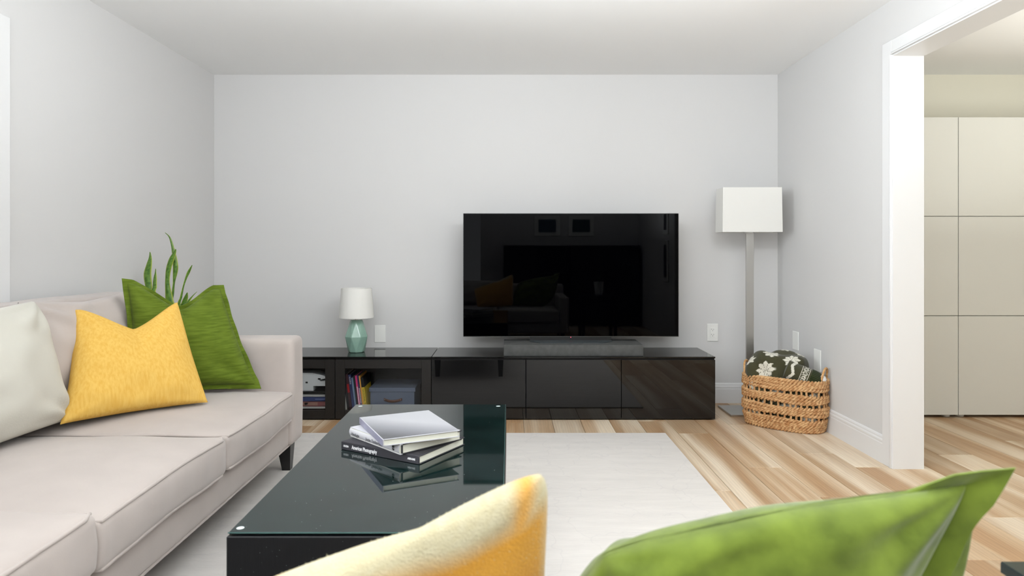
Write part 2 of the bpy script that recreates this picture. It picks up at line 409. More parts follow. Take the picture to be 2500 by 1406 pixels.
# ================================================================ SOFT SHAPES
def nz(p, s, amp, seed=0):
    q = Vector(p)*s+Vector((seed*3.1, seed*1.7, seed*5.3))
    return noise.noise_vector(q)*amp
def soft_box(lo, hi, r=.02, dome=0, bulge=(0, 0), N=26, amp=.004, ns=5, seed=0, mtx=None, crease=None, sag=0):
    """rounded upholstered block; returns mesh builder and the displacement map used for its piping"""
    lo = Vector(lo); hi = Vector(hi); c = (lo+hi)/2; h = (hi-lo)/2
    def disp(p):
        u = Vector(((p[0]-c.x)/h.x, (p[1]-c.y)/h.y, (p[2]-c.z)/h.z))
        cl = [max(-1, min(1, t)) for t in u]
        q = Vector(p)
        fx, fy, fz = (1-cl[0]**2), (1-cl[1]**2), (1-cl[2]**2)
        q.z += dome*(fx**.7)*(fy**.7)*max(0, cl[2]) - sag*fy*(1 if cl[2] < .99 else 1)
        q.x += bulge[0]*fz*(fy**.5)*cl[0]
        q.y += bulge[1]*fz*(fx**.5)*cl[1]
        q += nz(p, ns, amp, seed)
        if crease: q += crease(p, u)
        if mtx is not None: q = mtx @ q
        return q
    def pos(ux, uy, uz):
        p = Vector((c.x+h.x*ux, c.y+h.y*uy, c.z+h.z*uz))
        rr = min(r, h.x, h.y, h.z)
        inn = Vector([max(lo[i]+rr, min(hi[i]-rr, p[i])) for i in range(3)])
        d = p-inn
        if d.length > 1e-9: p = inn+d.normalized()*rr
        return disp(p)
    b = MB(); f = lambda t: math.sin((t*2-1)*PI/2)
    b.grid(lambda u, v: pos(f(u), f(v), 1), N, N); b.grid(lambda u, v: pos(f(u), f(v), -1), N, N)
    b.grid(lambda u, v: pos(f(u), -1, f(v)), N, 14); b.grid(lambda u, v: pos(f(u), 1, f(v)), N, 14)
    b.grid(lambda u, v: pos(-1, f(u), f(v)), N, 14); b.grid(lambda u, v: pos(1, f(u), f(v)), N, 14)
    return b, disp
def piping_path(lo, hi, r, z, disp, n=30, out=.0):
    k = r*(1-.7071)-out; x0, x1, y0, y1 = lo[0]+k, hi[0]-k, lo[1]+k, hi[1]-k
    P = []
    def seg(a, b2):
        for i in range(n): t = i/n; P.append((a[0]+(b2[0]-a[0])*t, a[1]+(b2[1]-a[1])*t, z))
    cr = .03
    cs = [(x0, y0), (x1, y0), (x1, y1), (x0, y1)]
    for i in range(4):
        p, q = Vector(cs[i]), Vector(cs[(i+1) % 4]); d = (q-p).normalized()
        seg(p+d*cr*.5, q-d*cr*.5)
    return [disp(p) for p in P]

def pillow(name, corners, T, m, label=None, cat='pillow', dip=.0, pinch=.06, N=44, amp=.006, seed=0, flange=0, flmat=None, wr=.006, dipw=1.0, parent=None, colfn=None, group=None, power=.42, dipu=0.0, foldn=7, blunt=0, roundtl=0, sideb=0, flmask=None):
    """square cushion: two bulging faces that meet in a seam; corners BL, BR, TR, TL in world space"""
    BL, BR, TR, TL = [Vector(q) for q in corners]
    n = ((BR-BL)+(TR-TL)).cross((TL-BL)+(TR-BR)).normalized()
    base = (BL+BR)/2
    def P(u, v):
        uu = u*(1-pinch*(1-v*v)*abs(u)); vv = v*(1-pinch*(1-u*u)*abs(v))
        a = (uu+1)/2; t = (vv+1)/2
        p = (BL*(1-a)+BR*a)*(1-t)+(TL*(1-a)+TR*a)*t
        if blunt: p += ((BL+BR+TL+TR)/4-p)*blunt*(abs(u)*abs(v))**7
        if roundtl: p += ((BL+BR+TL+TR)/4-p)*roundtl*max(0, (v-u)/2-.35)**1.6*2
        if dip:
            k = max(0, 1-abs(u-dipu)/dipw); k = k*k*(3-2*k)*.5+k*.5
            p -= ((TL+TR)/2-(BL+BR)/2)*dip*k*max(0, t)**2.0
        return p
    t_ = lambda v: (v+1)/2
    def surf(u, v, s):
        p = P(u, v); e = max(0, (1-u*u)*(1-v*v))
        hgt = T*e**power
        if dip:
            k = max(0, 1-abs(u-dipu)/(dipw*.45)); hgt *= 1-.45*k*k*max(0, (v+1)/2)**3
        ed = (1-e)**2*e**.3
        # gathers running in from the corners
        d = 0
        for cx, cy in ((-1, -1), (1, -1), (1, 1), (-1, 1)):
            dx, dy = u-cx, v-cy; rr = math.hypot(dx, dy); th = math.atan2(dy, dx)
            d += math.sin(th*foldn+seed+cx*2+cy)*math.exp(-(rr/.55)**2)*min(1, e*6)
        q = p+n*s*(hgt+wr*d)
        if sideb and s < 0: q += (BR-BL).normalized()*sideb*e**.35*((u+1)/2)**2.5*(1-.5*t_(v))
        w = noise.noise(Vector((u*2.2+seed, v*2.2, s*3)))*amp*min(1, e*3)
        return q+n*w
    b = MB(); f = lambda t: math.sin((t*2-1)*PI/2)*.6+(t*2-1)*.4
    cf = (lambda s: (lambda u, v: colfn(f(u), f(v), s))) if colfn else (lambda s: None)
    b.grid(lambda u, v: surf(f(u), f(v), 1), N, N, colfn=cf(1)); b.grid(lambda u, v: surf(f(u), f(v), -1), N, N, colfn=cf(-1))
    lo = base; lo = Vector((base.x, base.y, min(BL.z, BR.z)))
    if parent is None and (flange or label and False):
        root = thing(name, label, cat, lo, 0, group)
        build('cushion_cover', b, m, root, True, merge=True)
    elif parent is not None:
        root = build(name, b, m, parent, True, merge=True)
    else:
        root = build(name, b, m, None, True, merge=True)
        root.location = lo; root.data.transform(Matrix.Translation(-lo)); tag(root, label, cat, group)
    if flange:
        c0 = P(0, 0); fb = MB(); K = 40; ring = []
        for i in range(4):
            for j in range(K):
                t = -1+2*j/K
                ring.append([(t, -1), (1, t), (-t, 1), (-1, -t)][i])
        L = (BR-BL).length/2; Hh = (TL-BL).length/2
        def rp(i, k, s):
            u, v = ring[i % len(ring)]; p = P(u, v)
            du = Vector((0, 0, 0))
            ex = (BR-BL).normalized(); ez = (TL-BL).normalized()
            if abs(u) > .999: du += ex*math.copysign(1, u)
            if abs(v) > .999: du += ez*math.copysign(1, v)
            # blend outward direction close to the corners
            cu = max(0, (abs(u)-.9)/.1); cv = max(0, (abs(v)-.9)/.1)
            du = ex*math.copysign(1, u)*(cu)+ez*math.copysign(1, v)*(cv)
            if flmask: du = du*flmask(u, v)
            wav = (flmask(u, v) if flmask else 1)*.006*math.sin(i*.55+seed)+.004*math.sin(i*.23+seed*2)
            return p+du*flange*k+n*(s*.0022+wav*k)
        nR = len(ring)
        rows = [(-.35, 1), (.35, 1.2), (1, .9), (1.04, 0), (1, -.9), (.35, -1.2), (-.35, -1)]
        for k, s in rows:
            for i in range(nR): fb.vert(rp(i, k, s))
        for r_ in range(len(rows)-1):
            for i in range(nR): fb.f.append((r_*nR+i, r_*nR+(i+1) % nR, (r_+1)*nR+(i+1) % nR, (r_+1)*nR+i))
        build('flange', fb, flmat or m, root, True)
    return root

# ================================================================ LEFT SOFA
sofa = thing('sofa', 'long pinkish-beige velvet three-seat sofa with piped cushions along the left wall', 'sofa', (-1.5, 2.1, 0))
XF, XBK = -1.035, -2.02
# base rail, seat deck, back frame, arms
b, d = soft_box((XBK+.02, .78, .135), (XF-.022, 3.42, .268), .02, amp=.003, bulge=(.006, 0), seed=1); build('base_rail', b, M['sofa'], sofa, True, merge=True)
lowp = MB(); lowp.tube([(XF-.022-.004+nz((XF, y/20, .13), 5, .002).x, y/20, .137) for y in range(16, 69)], .005, 6); build('rail_piping', lowp, M['sofa'], sofa, True)
b, d = soft_box((XBK, .80, .20), (XBK+.17, 3.42, .872), .03, amp=.004, seed=2); build('back_frame', b, M['sofa'], sofa, True, merge=True)
b, d = soft_box((XBK+.01, 3.255, .14), (XF+.004, 3.425, .655), .028, amp=.002, bulge=(.004, .0), seed=3); build('armrest', b, M['sofa'], sofa, True, merge=True)
b, d = soft_box((XBK+.01, .66, .14), (XF+.004, .83, .655), .028, amp=.002, seed=4); build('armrest', b, M['sofa'], sofa, True, merge=True)
for (y0, y1, sd) in ((2.485, 3.255, 5), (1.705, 2.48, 6), (.835, 1.70, 7)):
    lo, hi = (-1.88, y0, .268), (XF+.012, y1, .425 if sd == 7 else .402)
    def crease(p, u, sd=sd):
        k = max(0, u[0])**4*(1-min(1, abs(u[2])))
        return Vector((.004*math.sin(p[1]*45+sd)*k, 0, .0))+Vector((0, 0, .004*math.sin(p[1]*7+sd*2)))
    b, d = soft_box(lo, hi, .022, dome=.038, bulge=(.012, .0), amp=.005, ns=4.5, seed=sd, crease=crease)
    s = build('seat_cushion', b, M['sofa'], sofa, True, merge=True)
    for z in (hi[2]-.0065, lo[2]+.0065):
        pb = MB(); pb.tube(piping_path(lo, hi, .022, z, d, out=.002), .0056, 8, closed=True); build('piping', pb, M['sofa'], s, True)
for (x, y) in ((-1.09, 3.33), (-1.94, 3.33), (-1.09, .76), (-1.94, .76)):
    b = MB(); s = 1 if y > 2 else -1; o = 0
    for z, hw, dy in ((.14, .034, 0), (0.0, .019, .02*s)):
        zz = z if z > 0 else (RZ if x > -1.8 else 0)
        for a, c in ((-1, -1), (1, -1), (1, 1), (-1, 1)): b.vert((x+a*hw+(.0 if z > 0 else .008), y+c*hw+dy*0, zz))
    b.f = [(0, 1, 2, 3), (7, 6, 5, 4)]+[(i, 4+i, 4+(i+1) % 4, (i+1) % 4) for i in range(4)]
    build('leg', b, M['legblk'], sofa)
# back cushions: [BL,BR,TR,TL] seen from the room
def back_cushion(y0, y1, xb, xt, zt, T, sd, dtl=(0, 0, 0), dtr=(0, 0, 0), m='sofa'):
    cs = [Vector((xb, y0, .44)), Vector((xb, y1, .44)), Vector((xt, y1, zt))+Vector(dtr), Vector((xt, y0, zt))+Vector(dtl)]
    o = pillow('back_cushion', cs, T, M[m], pinch=.035, amp=.026, wr=.016, seed=sd, parent=sofa, dip=.04, power=.34, foldn=9)
    pb = MB()
    return o
back_cushion(2.50, 3.25, -1.72, -1.80, .885, .115, 3.3)
back_cushion(1.72, 2.56, -1.66, -1.79, .885, .125, 8.1, m='cream')
back_cushion(.86, 1.70, -1.66, -1.79, .885, .125, 5.1)

# throw pillows on the left sofa
yp = pillow('throw_pillow', [(-1.628, 2.475, .445), (-1.262, 2.86, .44), (-1.477, 3.04, .845), (-1.718, 2.70, .842)], .085, M['yellow'],
            'yellow linen throw pillow with a chopped top on the left sofa before the green one', dip=.23, dipw=.95, pinch=.05, seed=2.2, wr=.005, amp=.01, dipu=.02)
gp = pillow('throw_pillow', [(-1.62, 2.94, .46), (-1.175, 3.175, .450), (-1.372, 3.24, .895), (-1.672, 2.985, .935)], .085, M['green'],
            'olive green throw pillow with a flanged edge behind the yellow one on the left sofa', dip=.22, dipw=.85, pinch=.06, seed=4.7, flange=.018, amp=.014)

# ================================================================ SNAKE PLANT
sp = thing('snake_plant', 'potted snake plant with tall yellow-edged leaves in the corner behind the sofa', 'plant', (-1.83, 3.78, 0))
b = MB(); b.lathe((-1.83, 3.78, 0), [(.10, 0), (.12, .02), (.15, .34), (.155, .36), (.14, .36), (.135, .31)], 32, True, False); build('pot', b, M['potwhite'], sp, 40)
b = MB(); b.lathe((-1.83, 3.78, .31), [(.135, 0), (.05, .008)], 24); build('soil', b, M['soil'], sp)
def px(x, y, Y): return Vector(((x-1243)/1667*Y, Y, 1.075-(y-612)/1667*Y))
g1, g2, ye = lin((52, 92, 24)), lin((104, 140, 54)), lin((190, 200, 84))
def leaf(pts, Y, tw=0, dY=0):
    """pts: (x, y, width_px, twist) measured along the blade, turned to metres at distance Y"""
    n = len(pts); K = 26; b = MB(); W = 7
    sc = Y/1667
    ctr = [px(p[0], p[1], Y+dY*i/(n-1)) for i, p in enumerate(pts)]
    root = Vector((-1.83+(ctr[0].x+1.83)*.4, 3.78+(ctr[0].y-3.78)*.5, .315))
    ctr = [root]+ctr; ws = [.022]+[p[2]*sc*.62 for p in pts]; tws = [pts[0][3]]+[p[3] for p in pts]; n += 1
    def cr(a, t):
        i = min(int(t*(n-1)), n-2); f = t*(n-1)-i
        p0, p1, p2, p3 = a[max(i-1, 0)], a[i], a[i+1], a[min(i+2, n-1)]
        return p1*1.0+((p2-p0)*.5)*f+(p0*1.0-p1*2.5+p2*2.0-p3*.5)*f*f+(p0*-.5+p1*1.5-p2*1.5+p3*.5)*f*f*f
    o = 0; rows = K*n//3
    for j in range(rows+1):
        t = j/rows; c = cr(ctr, t); wdt = max(.0006, cr(ws, t)); th = math.radians(cr(tws, t))
        side = Vector((math.cos(th), math.sin(th), 0)); nn = Vector((-math.sin(th), math.cos(th), 0))
        for k in range(W):
            a = -1+2*k/(W-1); band = noise.noise(Vector((a*1.5, t*38, pts[0][0])))
            col = ye if abs(a) > .8 else tuple(g1[i]*(1-max(0, min(1, band+.5)))+g2[i]*max(0, min(1, band+.5)) for i in range(3))
            b.vert(c+side*wdt*a+nn*(.006*a*a*min(1, wdt/.01)), col)
    for j in range(rows):
        for k in range(W-1): q = j*W+k; b.f.append((q, q+1, q+W+1, q+W))
    # thickness
    ob = build('leaf', b, M['leaf'], sp, True)
    md = ob.modifiers.new('thick', 'SOLIDIFY'); md.thickness = .002; md.offset = 0
leaf([(368, 735, 9, 5), (362, 700, 13, 5), (359, 670, 14, 8), (363, 645, 10, 5), (366, 628, 5, 5), (366, 615, 1, 5)], 3.74)
leaf([(375, 740, 11, -10), (376, 700, 9, -10), (377, 680, 7, -10), (379, 666, 3, -10), (380, 656, 1, -10)], 3.72)
leaf([(416, 760, 17, 10), (413, 735, 15, 10), (409, 700, 9, 20), (408, 680, 8, 10), (411, 655, 10, 5), (418, 632, 10, 5), (426, 615, 5, 5), (429, 608, 1, 5)], 3.80)
leaf([(421, 760, 5, 60), (423, 715, 5, 60), (425, 690, 4, 50), (428, 660, 9, 20), (427, 640, 9, 10), (423, 615, 6, 10), (419, 595, 4, 10), (413, 578, 2.5, 10), (403, 568, .6, 10)], 3.84)
leaf([(436, 765, 7, 50), (443, 725, 5, 60), (448, 700, 3, 60), (454, 680, 3.5, 40), (461, 663, 5, 30), (469, 647, .8, 30)], 3.72)
leaf([(441, 765, 10, 20), (449, 740, 10, 20), (454, 725, 7, 20), (457, 714, 1, 20)], 3.88)
leaf([(443, 768, 8, -30), (457, 738, 8, -30), (468, 724, 4, -30), (481, 712, .6, -30)], 3.68)

# ================================================================ MEDIA BENCH
YF = 4.33; YK = 4.745
BX = [-1.71, -1.105, -.4935, .1065, .712, 1.309]
def unit(i, x0, x1, glass, label):
    t = thing('media_cabinet', label, 'cabinet', ((x0+x1)/2, YK, 0), 0, None)
    g = .001; b = MB(); y0 = YF+.02
    b.box((x0+g, y0, .012), (x0+.018, YK, .39), .0008); b.box((x1-.018, y0, .012), (x1-g, YK, .39), .0008)
    b.box((x0+.018, y0, .012), (x1-.018, YK, .030)); b.box((x0+.018, y0, .372), (x1-.018, YK, .39)); b.box((x0+.018, YK-.008, .03), (x1-.018, YK, .372))
    build('carcass', b, M['blackwood'], t)
    for fx in (x0+.05, x1-.05):
        for fy in (y0+.05, YK-.05):
            fb = MB(); fb.lathe((fx, fy, 0), [(.02, 0), (.02, .012)], 16); build('foot', fb, M['legblk'], t)
    if glass:
        f = MB(); fw = .06; a0, a1, z0, z1 = x0+.002, x1-.002, .008, .383
        f.box((a0, YF, z0), (a0+fw, y0-.002, z1), .001); f.box((a1-fw, YF, z0), (a1, y0-.002, z1), .001)
        f.box((a0+fw, YF+.0005, z0), (a1-fw, y0-.002, z0+.055), .001); f.box((a0+fw, YF+.0005, z1-.055), (a1-fw, y0-.002, z1), .001)
        d = build('door', f, M['blackwood'], t)
        boxpart('pane', (a0+fw-.004, YF+.009, z0+.051), (a1-fw+.004, YF+.0125, z1-.051), M['pane'], d, 0)
        if i == 0: boxpart('shelf', (x0+.019, y0+.03, .165), (x1-.019, YK-.01, .171), M['blackwood'], t, 0)
    else:
        d = boxpart('door', (x0+.0015, YF, .008), (x1-.0015, YF+.0165, .383), M['gloss'], t, .0012)
    return t
unit(0, BX[0], BX[1], True, 'black-framed glass-door media cabinet half hidden behind the sofa arm')
unit(1, BX[1], BX[2], True, 'black-framed glass-door media cabinet holding leaning books and a grey box')
unit(2, BX[2], BX[3], False, 'gloss black media cabinet next to the glass-door one, behind the coffee table corner')
unit(3, BX[3], BX[4], False, 'middle gloss black media cabinet directly under the grey felt TV plinth')
unit(4, BX[4], BX[5], False, 'rightmost gloss black media cabinet beside the floor lamp base')
b = MB(); b.box((BX[0], YF+.002, .392), (BX[2]-.002, YK+.004, .402), .0015); tag(build('bench_top', b, M['topglass']), 'dark glass top panel over the two glass-door cabinets, under the green table lamp', 'panel')
b = MB(); b.box((BX[2]+.002, YF+.002, .392), (BX[5], YK+.002, .402), .0015); tag(build('bench_top', b, M['topglass']), 'dark glass top panel over the three gloss black cabinets', 'panel')
# small gap filler pads between carcass and glass
# ---- contents of cabinet 1: leaning books
bc = [((-1.045, .018, .22, 0), (205, 203, 192), 'pale cream book at the left end of the leaning row', None),
      ((-1.027, .016, .27, 1), (42, 40, 42), 'charcoal book second in the leaning row', None),
      ((-1.008, .020, .275, 2), (70, 40, 44), 'dark maroon book with a red spine block in the leaning row', (176, 26, 30)),
      ((-.987, .018, .27, 3), (52, 60, 104), 'navy book with pale lettering in the leaning row', None),
      ((-.968, .013, .245, 4), (122, 144, 170), 'thin light blue book in the leaning row', None),
      ((-.953, .014, .26, 5), (38, 44, 44), 'dark slate book between the light blue and pink ones', None),
      ((-.937, .014, .265, 6), (226, 66, 126), 'pink book in the leaning row', None),
      ((-.922, .012, .262, 7), (58, 52, 96), 'purple book between the pink and orange ones', None),
      ((-.909, .010, .262, 8), (238, 168, 74), 'thin orange book next to the purple one', None),
      ((-.893, .020, .245, 9), (236, 200, 48), 'yellow and black book at the right end of the leaning row', None)]
tilt = math.radians(7)
white_t = mat('lettering_white', (238, 238, 240), .6); dark_t = mat('lettering_dark', (40, 40, 44), .6); blue_t = mat('lettering_pale_blue', (150, 166, 210), .6)
xb = -1.103
for (x, th, hh, k), col, lab, extra in bc:
    th *= .88; hh = [.205, .25, .252, .246, .225, .24, .24, .24, .238, .226][k]; x = xb
    t = thing('book', lab, 'book', (x+.045, 4.40, .031), 0, 'books leaning in the glass-door cabinet')
    R = Matrix.Rotation(-tilt, 4, 'Y')
    t.rotation_euler = (0, -tilt, 0)
    cm = mat('book_cover', col, .5)
    b = MB(); b.box((0, 0, 0), (th, .0025, hh), .0008); b.box((0, .002, 0), (.002, .2, hh)); b.box((th-.002, .002, 0), (th, .2, hh))
    if k == 9:
        c = build('cover', b, cm, t, local=True)
        b2 = MB(); b2.box((-.0003, -.0006, hh-.062), (th+.0003, .202, hh+.0003)); build('cover_band', b2, mat('cover_black', (24, 24, 26), .4), c, local=True)
    else: c = build('cover', b, cm, t, local=True)
    b = MB(); b.box((.002, .003, .003), (th-.002, .197, hh-.003)); build('page_block', b, M['paper'], t, local=True)
    if extra: b2 = MB(); b2.box((.002, -.0008, .13), (th-.002, .001, .185)); build('spine_block', b2, mat('spine_red', extra, .5), c, local=True)
    fm = lambda z0: frame_mtx((th/2, -.0012, z0), (0, 0, -1), (1, 0, 0))
    if k == 3: text('lettering', 'ALASKA', .012, fm(hh-.012), white_t, c, .05)
    if k == 9: text('lettering', 'NATIONAL PARKS', .013, fm(.155), dark_t, c, .14)
    if k in (6, 7):
        b = MB(); rk = random.Random(k); z = .035 if k == 6 else .06
        while z < (.165 if k == 6 else .16):
            h_ = rk.uniform(.003, .007); b.box((th*.28, -.0006, z), (th*.74, .0004, z+h_)); z += h_+.0016
        build('print_mark', b, white_t, c, local=True)
    xb += (th+.0008)/math.cos(tilt)
# storage box
sb = thing('storage_box', 'blue-grey lidded storage box with a brown leather pull inside the glass-door cabinet', 'box', (-.70, 4.53, .030))
boxpart('box_body', (-.898, 4.415, .030), (-.612, 4.70, .172), M['boxgrey'], sb, .002)
boxpart('lid', (-.905, 4.409, .163), (-.605, 4.706, .190), M['boxgrey'], sb, .002)
b = MB(); b.grid(lambda u, v: (-.810+u*.118, 4.413-.012*math.sin(u*PI), .114-.010*math.sin(u*PI)+(v-.5)*.017), 14, 2); o = build('pull', b, M['leather'], sb, True)
md = o.modifiers.new('thick', 'SOLIDIFY'); md.thickness = .002
for xx in (-.803, -.700):
    b = MB(); b.tube([(xx, 4.412, .113), (xx, 4.406, .113)], .003, 10); build('rivet', b, M['chrome'], sb)
# ---- contents of cabinet 0: stacked books, white plastic model
def flatbook(lo, hi, col, label, group='books stacked in the cabinet beside the sofa', marks=None):
    t = thing('book', label, 'book', ((lo[0]+hi[0])/2, (lo[1]+hi[1])/2, lo[2]), 0, group)
    b = MB(); b.box((lo[0], lo[1], lo[2]), (hi[0], lo[1]+.003, hi[2]), .0008); b.box((lo[0], lo[1], lo[2]), (hi[0], hi[1], lo[2]+.002)); b.box((lo[0], lo[1], hi[2]-.002), (hi[0], hi[1], hi[2]))
    c = build('cover', b, mat('book_cover', col, .5), t)
    boxpart('page_block', (lo[0]+.004, lo[1]+.003, lo[2]+.002), (hi[0]-.003, hi[1]-.004, hi[2]-.002), M['paper'], t, 0)
    for xx, wd, hf, mc in (marks or []):
        zc = (lo[2]+hi[2])/2; hz = (hi[2]-lo[2])*hf/2
        boxpart('print_mark', (xx, lo[1]-.0005, zc-hz), (xx+wd, lo[1]+.0005, zc+hz), mat('print_ink', mc, .6), c, 0)
    return t
Z0 = .0305
flatbook((-1.45, 4.385, Z0+.03), (-1.168, 4.60, Z0+.044), (226, 224, 214), 'white thin book at the bottom of the stack behind the sofa arm')
flatbook((-1.45, 4.385, Z0+.0445), (-1.168, 4.60, Z0+.078), (150, 82, 80), 'thick dusty red book in the stack behind the sofa arm', marks=[(-1.33, .10, .6, (176, 128, 110)), (-1.315, .022, .45, (226, 190, 186))])
flatbook((-1.45, 4.38, Z0+.0785), (-1.165, 4.60, Z0+.106), (52, 68, 122), 'blue book in the stack behind the sofa arm', marks=[(-1.42, .09, .12, (96, 116, 176)), (-1.245, .07, .14, (130, 146, 196))])
flatbook((-1.45, 4.385, Z0+.1065), (-1.168, 4.60, Z0+.120), (206, 204, 198), 'pale grey thin book on top of the stack behind the sofa arm')
flatbook((-1.46, 4.39, Z0), (-1.17, 4.62, Z0+.0295), (30, 28, 28), 'black book under the stack behind the sofa arm')
# white moulded model on shelf
wm = thing('plastic_model', 'white moulded plastic model with dark slots in the cabinet beside the sofa', 'model', (-1.30, 4.42, .171))
b = MB(); b.poly_prism([(0, 0), (1, 0)], 0, 0) if False else None
prof = [(-1.46, .172), (-1.262, .172), (-1.262, .203), (-1.166, .203), (-1.166, .240), (-1.195, .236), (-1.215, .232), (-1.225, .243), (-1.19, .250), (-1.172, .258), (-1.20, .272), (-1.262, .286), (-1.46, .292)]
o = len(b.v); n_ = len(prof)
for y in (4.40, 4.52):
    for p in prof: b.vert((p[0], y, p[1]))
b.f = [tuple(range(n_)), tuple(range(n_, 2*n_))[::-1]]+[(k, n_+k, n_+(k+1) % n_, (k+1) % n_) for k in range(n_)]
build('shell', b, M['plastic'], wm)
b = MB()
b.box((-1.46, 4.395, .280), (-1.262, 4.40, .2885), .001); build('ridge', b, M['plastic'], wm)
for xx, zz, w_ in ((-1.375, .226, .012), (-1.312, .221, .014)):
    boxpart('slot', (xx, 4.3985, zz), (xx+w_, 4.401, zz+.010), M['slot'], wm, 0)
boxpart('slot', (-1.232, 4.3985, .244), (-1.215, 4.401, .254), M['slot'], wm, 0)

# ================================================================ TELEVISION on its plinth
pl = thing('tv_plinth', 'low grey felt-covered plinth box on the black bench under the television', 'plinth', (.412, 4.5, .402))
boxpart('box', (-.034, 4.362, .402), (.858, 4.645, .473), M['soundbar'], pl, .003, smooth=40)
tv = thing('television', 'large flat-screen television, switched off, standing on the grey plinth', 'television', (.412, 4.55, .473))
TY = 4.55
boxpart('panel', (-.306, TY+.0005, .5015), (1.130, TY+.012, 1.324), M['tvbody'], tv, .001)
boxpart('rear_housing', (-.12, TY+.012, .515), (.95, TY+.055, .86), M['tvbody'], tv, .006)
b = MB(); b.box((-.303, TY-.0008, .506), (1.127, TY+.0006, 1.321)); build('screen', b, M['screen'], tv)
b = MB(); b.box((-.306, TY-.001, .5015), (1.130, TY+.001, .5045)); build('bottom_edge', b, mat('bezel_grey', (110, 112, 112), .3, metal=.8), tv)
b = MB(); b.box((.14, TY+.002, .474), (.682, TY+.03, .503), .001); st = build('stand_neck', b, M['tvbody'], tv)
b = MB(); P = [(.136, 4.60), (.136, 4.515), (.20, 4.432), (.61, 4.432), (.682, 4.515), (.682, 4.60)]; b.poly_prism(P, .473, .4785); build('stand_base', b, M['standmetal'], tv)
led = MB(); led.tube([(.411, TY+.0015, .4985), (.411, TY-.0005, .4985)], .0022, 10)
ml = mat('standby_light', (255, 60, 90), .4); ml.node_tree.nodes['Principled BSDF'].inputs['Emission Color'].default_value = (1, .08, .15, 1); ml.node_tree.nodes['Principled BSDF'].inputs['Emission Strength'].default_value = 3
build('standby_light', led, ml, tv)

# ================================================================ TABLE LAMP
LX, LY, LZ = -1.016, 4.545, .402
tl = thing('table_lamp', 'small table lamp with a faceted sea-green ceramic base and white drum shade', 'lamp', (LX, LY, LZ))
def faceted():
    b = MB(); n = 8
    rings = [(.050, 0, 0), (.0545, .004, 0), (.0785, .104, .5), (.0425, .205, 0), (.039, .213, 0), (.03, .215, 0)]
    for r, z, ph in rings:
        for k in range(n): a = 2*PI*(k+ph)/n+.16; b.vert((LX+r*math.cos(a), LY+r*math.sin(a), LZ+z))
    for j in range(len(rings)-1):
        for k in range(n):
            a0, a1 = j*n+k, j*n+(k+1) % n; c0, c1 = (j+1)*n+k, (j+1)*n+(k+1) % n
            if rings[j][2] == rings[j+1][2]: b.f.append((a0, a1, c1, c0))
            elif rings[j+1][2] > 0: b.f += [(a0, a1, c0), (a1, c1, c0)]
            else: b.f += [(a0, a1, c1), (a0, c1, c0)]
    b.f.append(tuple(range(n))[::-1]); b.f.append(tuple((len(rings)-1)*n+k for k in range(n)))
    return b
o = build('base', faceted(), M['ceramic'], tl)
md = o.modifiers.new('bev', 'BEVEL'); md.width = .004; md.segments = 3; md.limit_method = 'NONE'
b = MB(); b.lathe((LX, LY, LZ+.215), [(.012, 0), (.012, .006), (.006, .008), (.006, .06)], 16); build('neck', b, M['chrome'], tl, 40)
b = MB(); n = 48
b.lathe((LX, LY, LZ+.229), [(.1145, 0), (.100, .194), (.098, .194), (.1125, 0)], n, False, False)
b.f += [(3*n+k, 3*n+(k+1) % n, (k+1) % n, k) for k in range(n)]
build('shade', b, M['shade'], tl, 40)

# ================================================================ FLOOR LAMP
fl = thing('floor_lamp', 'tall brushed-steel floor lamp with a white box shade in the right corner', 'lamp', (1.60, 4.57, 0))
boxpart('base', (1.437, 4.42, 0), (1.76, 4.70, .012), M['steel'], fl, .0015)
b = MB(); b.box((1.583, 4.555, .012), (1.633, 4.573, 1.40), .001); build('pole', b, M['steel'], fl)
def boxshade():
    b = MB(); z0, z1 = 1.198, 1.492; cx, cy = 1.600, 4.565; a = math.radians(-1.2)
    def ring(hx, hy, z): return [Vector((cx+math.cos(a)*sx*hx-math.sin(a)*sy*hy, cy+math.sin(a)*sx*hx+math.cos(a)*sy*hy, z)) for sx, sy in ((-1, -1), (1, -1), (1, 1), (-1, 1))]
    for hx, hy, z in ((.196, .085, z0), (.192, .081, z1), (.189, .078, z1), (.193, .082, z0)):
        for p in ring(hx, hy, z): b.vert(p)
    for j in range(4):
        for k in range(4): b.f.append((j*4+k, j*4+(k+1) % 4, ((j+1) % 4)*4+(k+1) % 4, ((j+1) % 4)*4+k))
    return b
build('shade', boxshade(), M['shade'], fl)
b = MB(); b.lathe((1.600, 4.56, 1.22), [(.03, -.03), (.034, .0), (.03, .03), (.012, .05)], 20); build('bulb', b, M['potwhite'], fl, True)

# ================================================================ WALL PLATES
def plate(name, c, axis, label, kind, w_=.078, h_=.122):
    t = thing(name, label, 'outlet' if kind == 'outlet' else 'wall plate', c)
    def bx(u0, u1, z0, z1, d0, d1):
        if axis == 'y': return (c[0]+u0, c[1]-d1, c[2]+z0), (c[0]+u1, c[1]-d0, c[2]+z1)
        return (c[0]-d1, c[1]+u0, c[2]+z0), (c[0]-d0, c[1]+u1, c[2]+z1)
    lo, hi = bx(-w_/2, w_/2, -h_/2, h_/2, 0, .006); boxpart('plate', lo, hi, M['plastic'], t, .0025)
    if kind == 'outlet':
        lo, hi = bx(-.017, .017, -.034, .034, .005, .008); boxpart('socket', lo, hi, M['plastic'], t, .001)
        for z in (-.017, .019):
            b = MB()
            for u0, u1, za, zb in ((-.008, -.006, 0, .008), (.006, .008, 0, .007), (-.002, .002, -.008, -.004)):
                l2, h2 = bx(u0, u1, z+za, z+zb, .0075, .0084); b.box(l2, h2)
            build('slots', b, M['slot'], t)
plate('wall_plate', (-.913, YB, .488), 'y', 'blank white wall plate beside the green table lamp', 'blank')
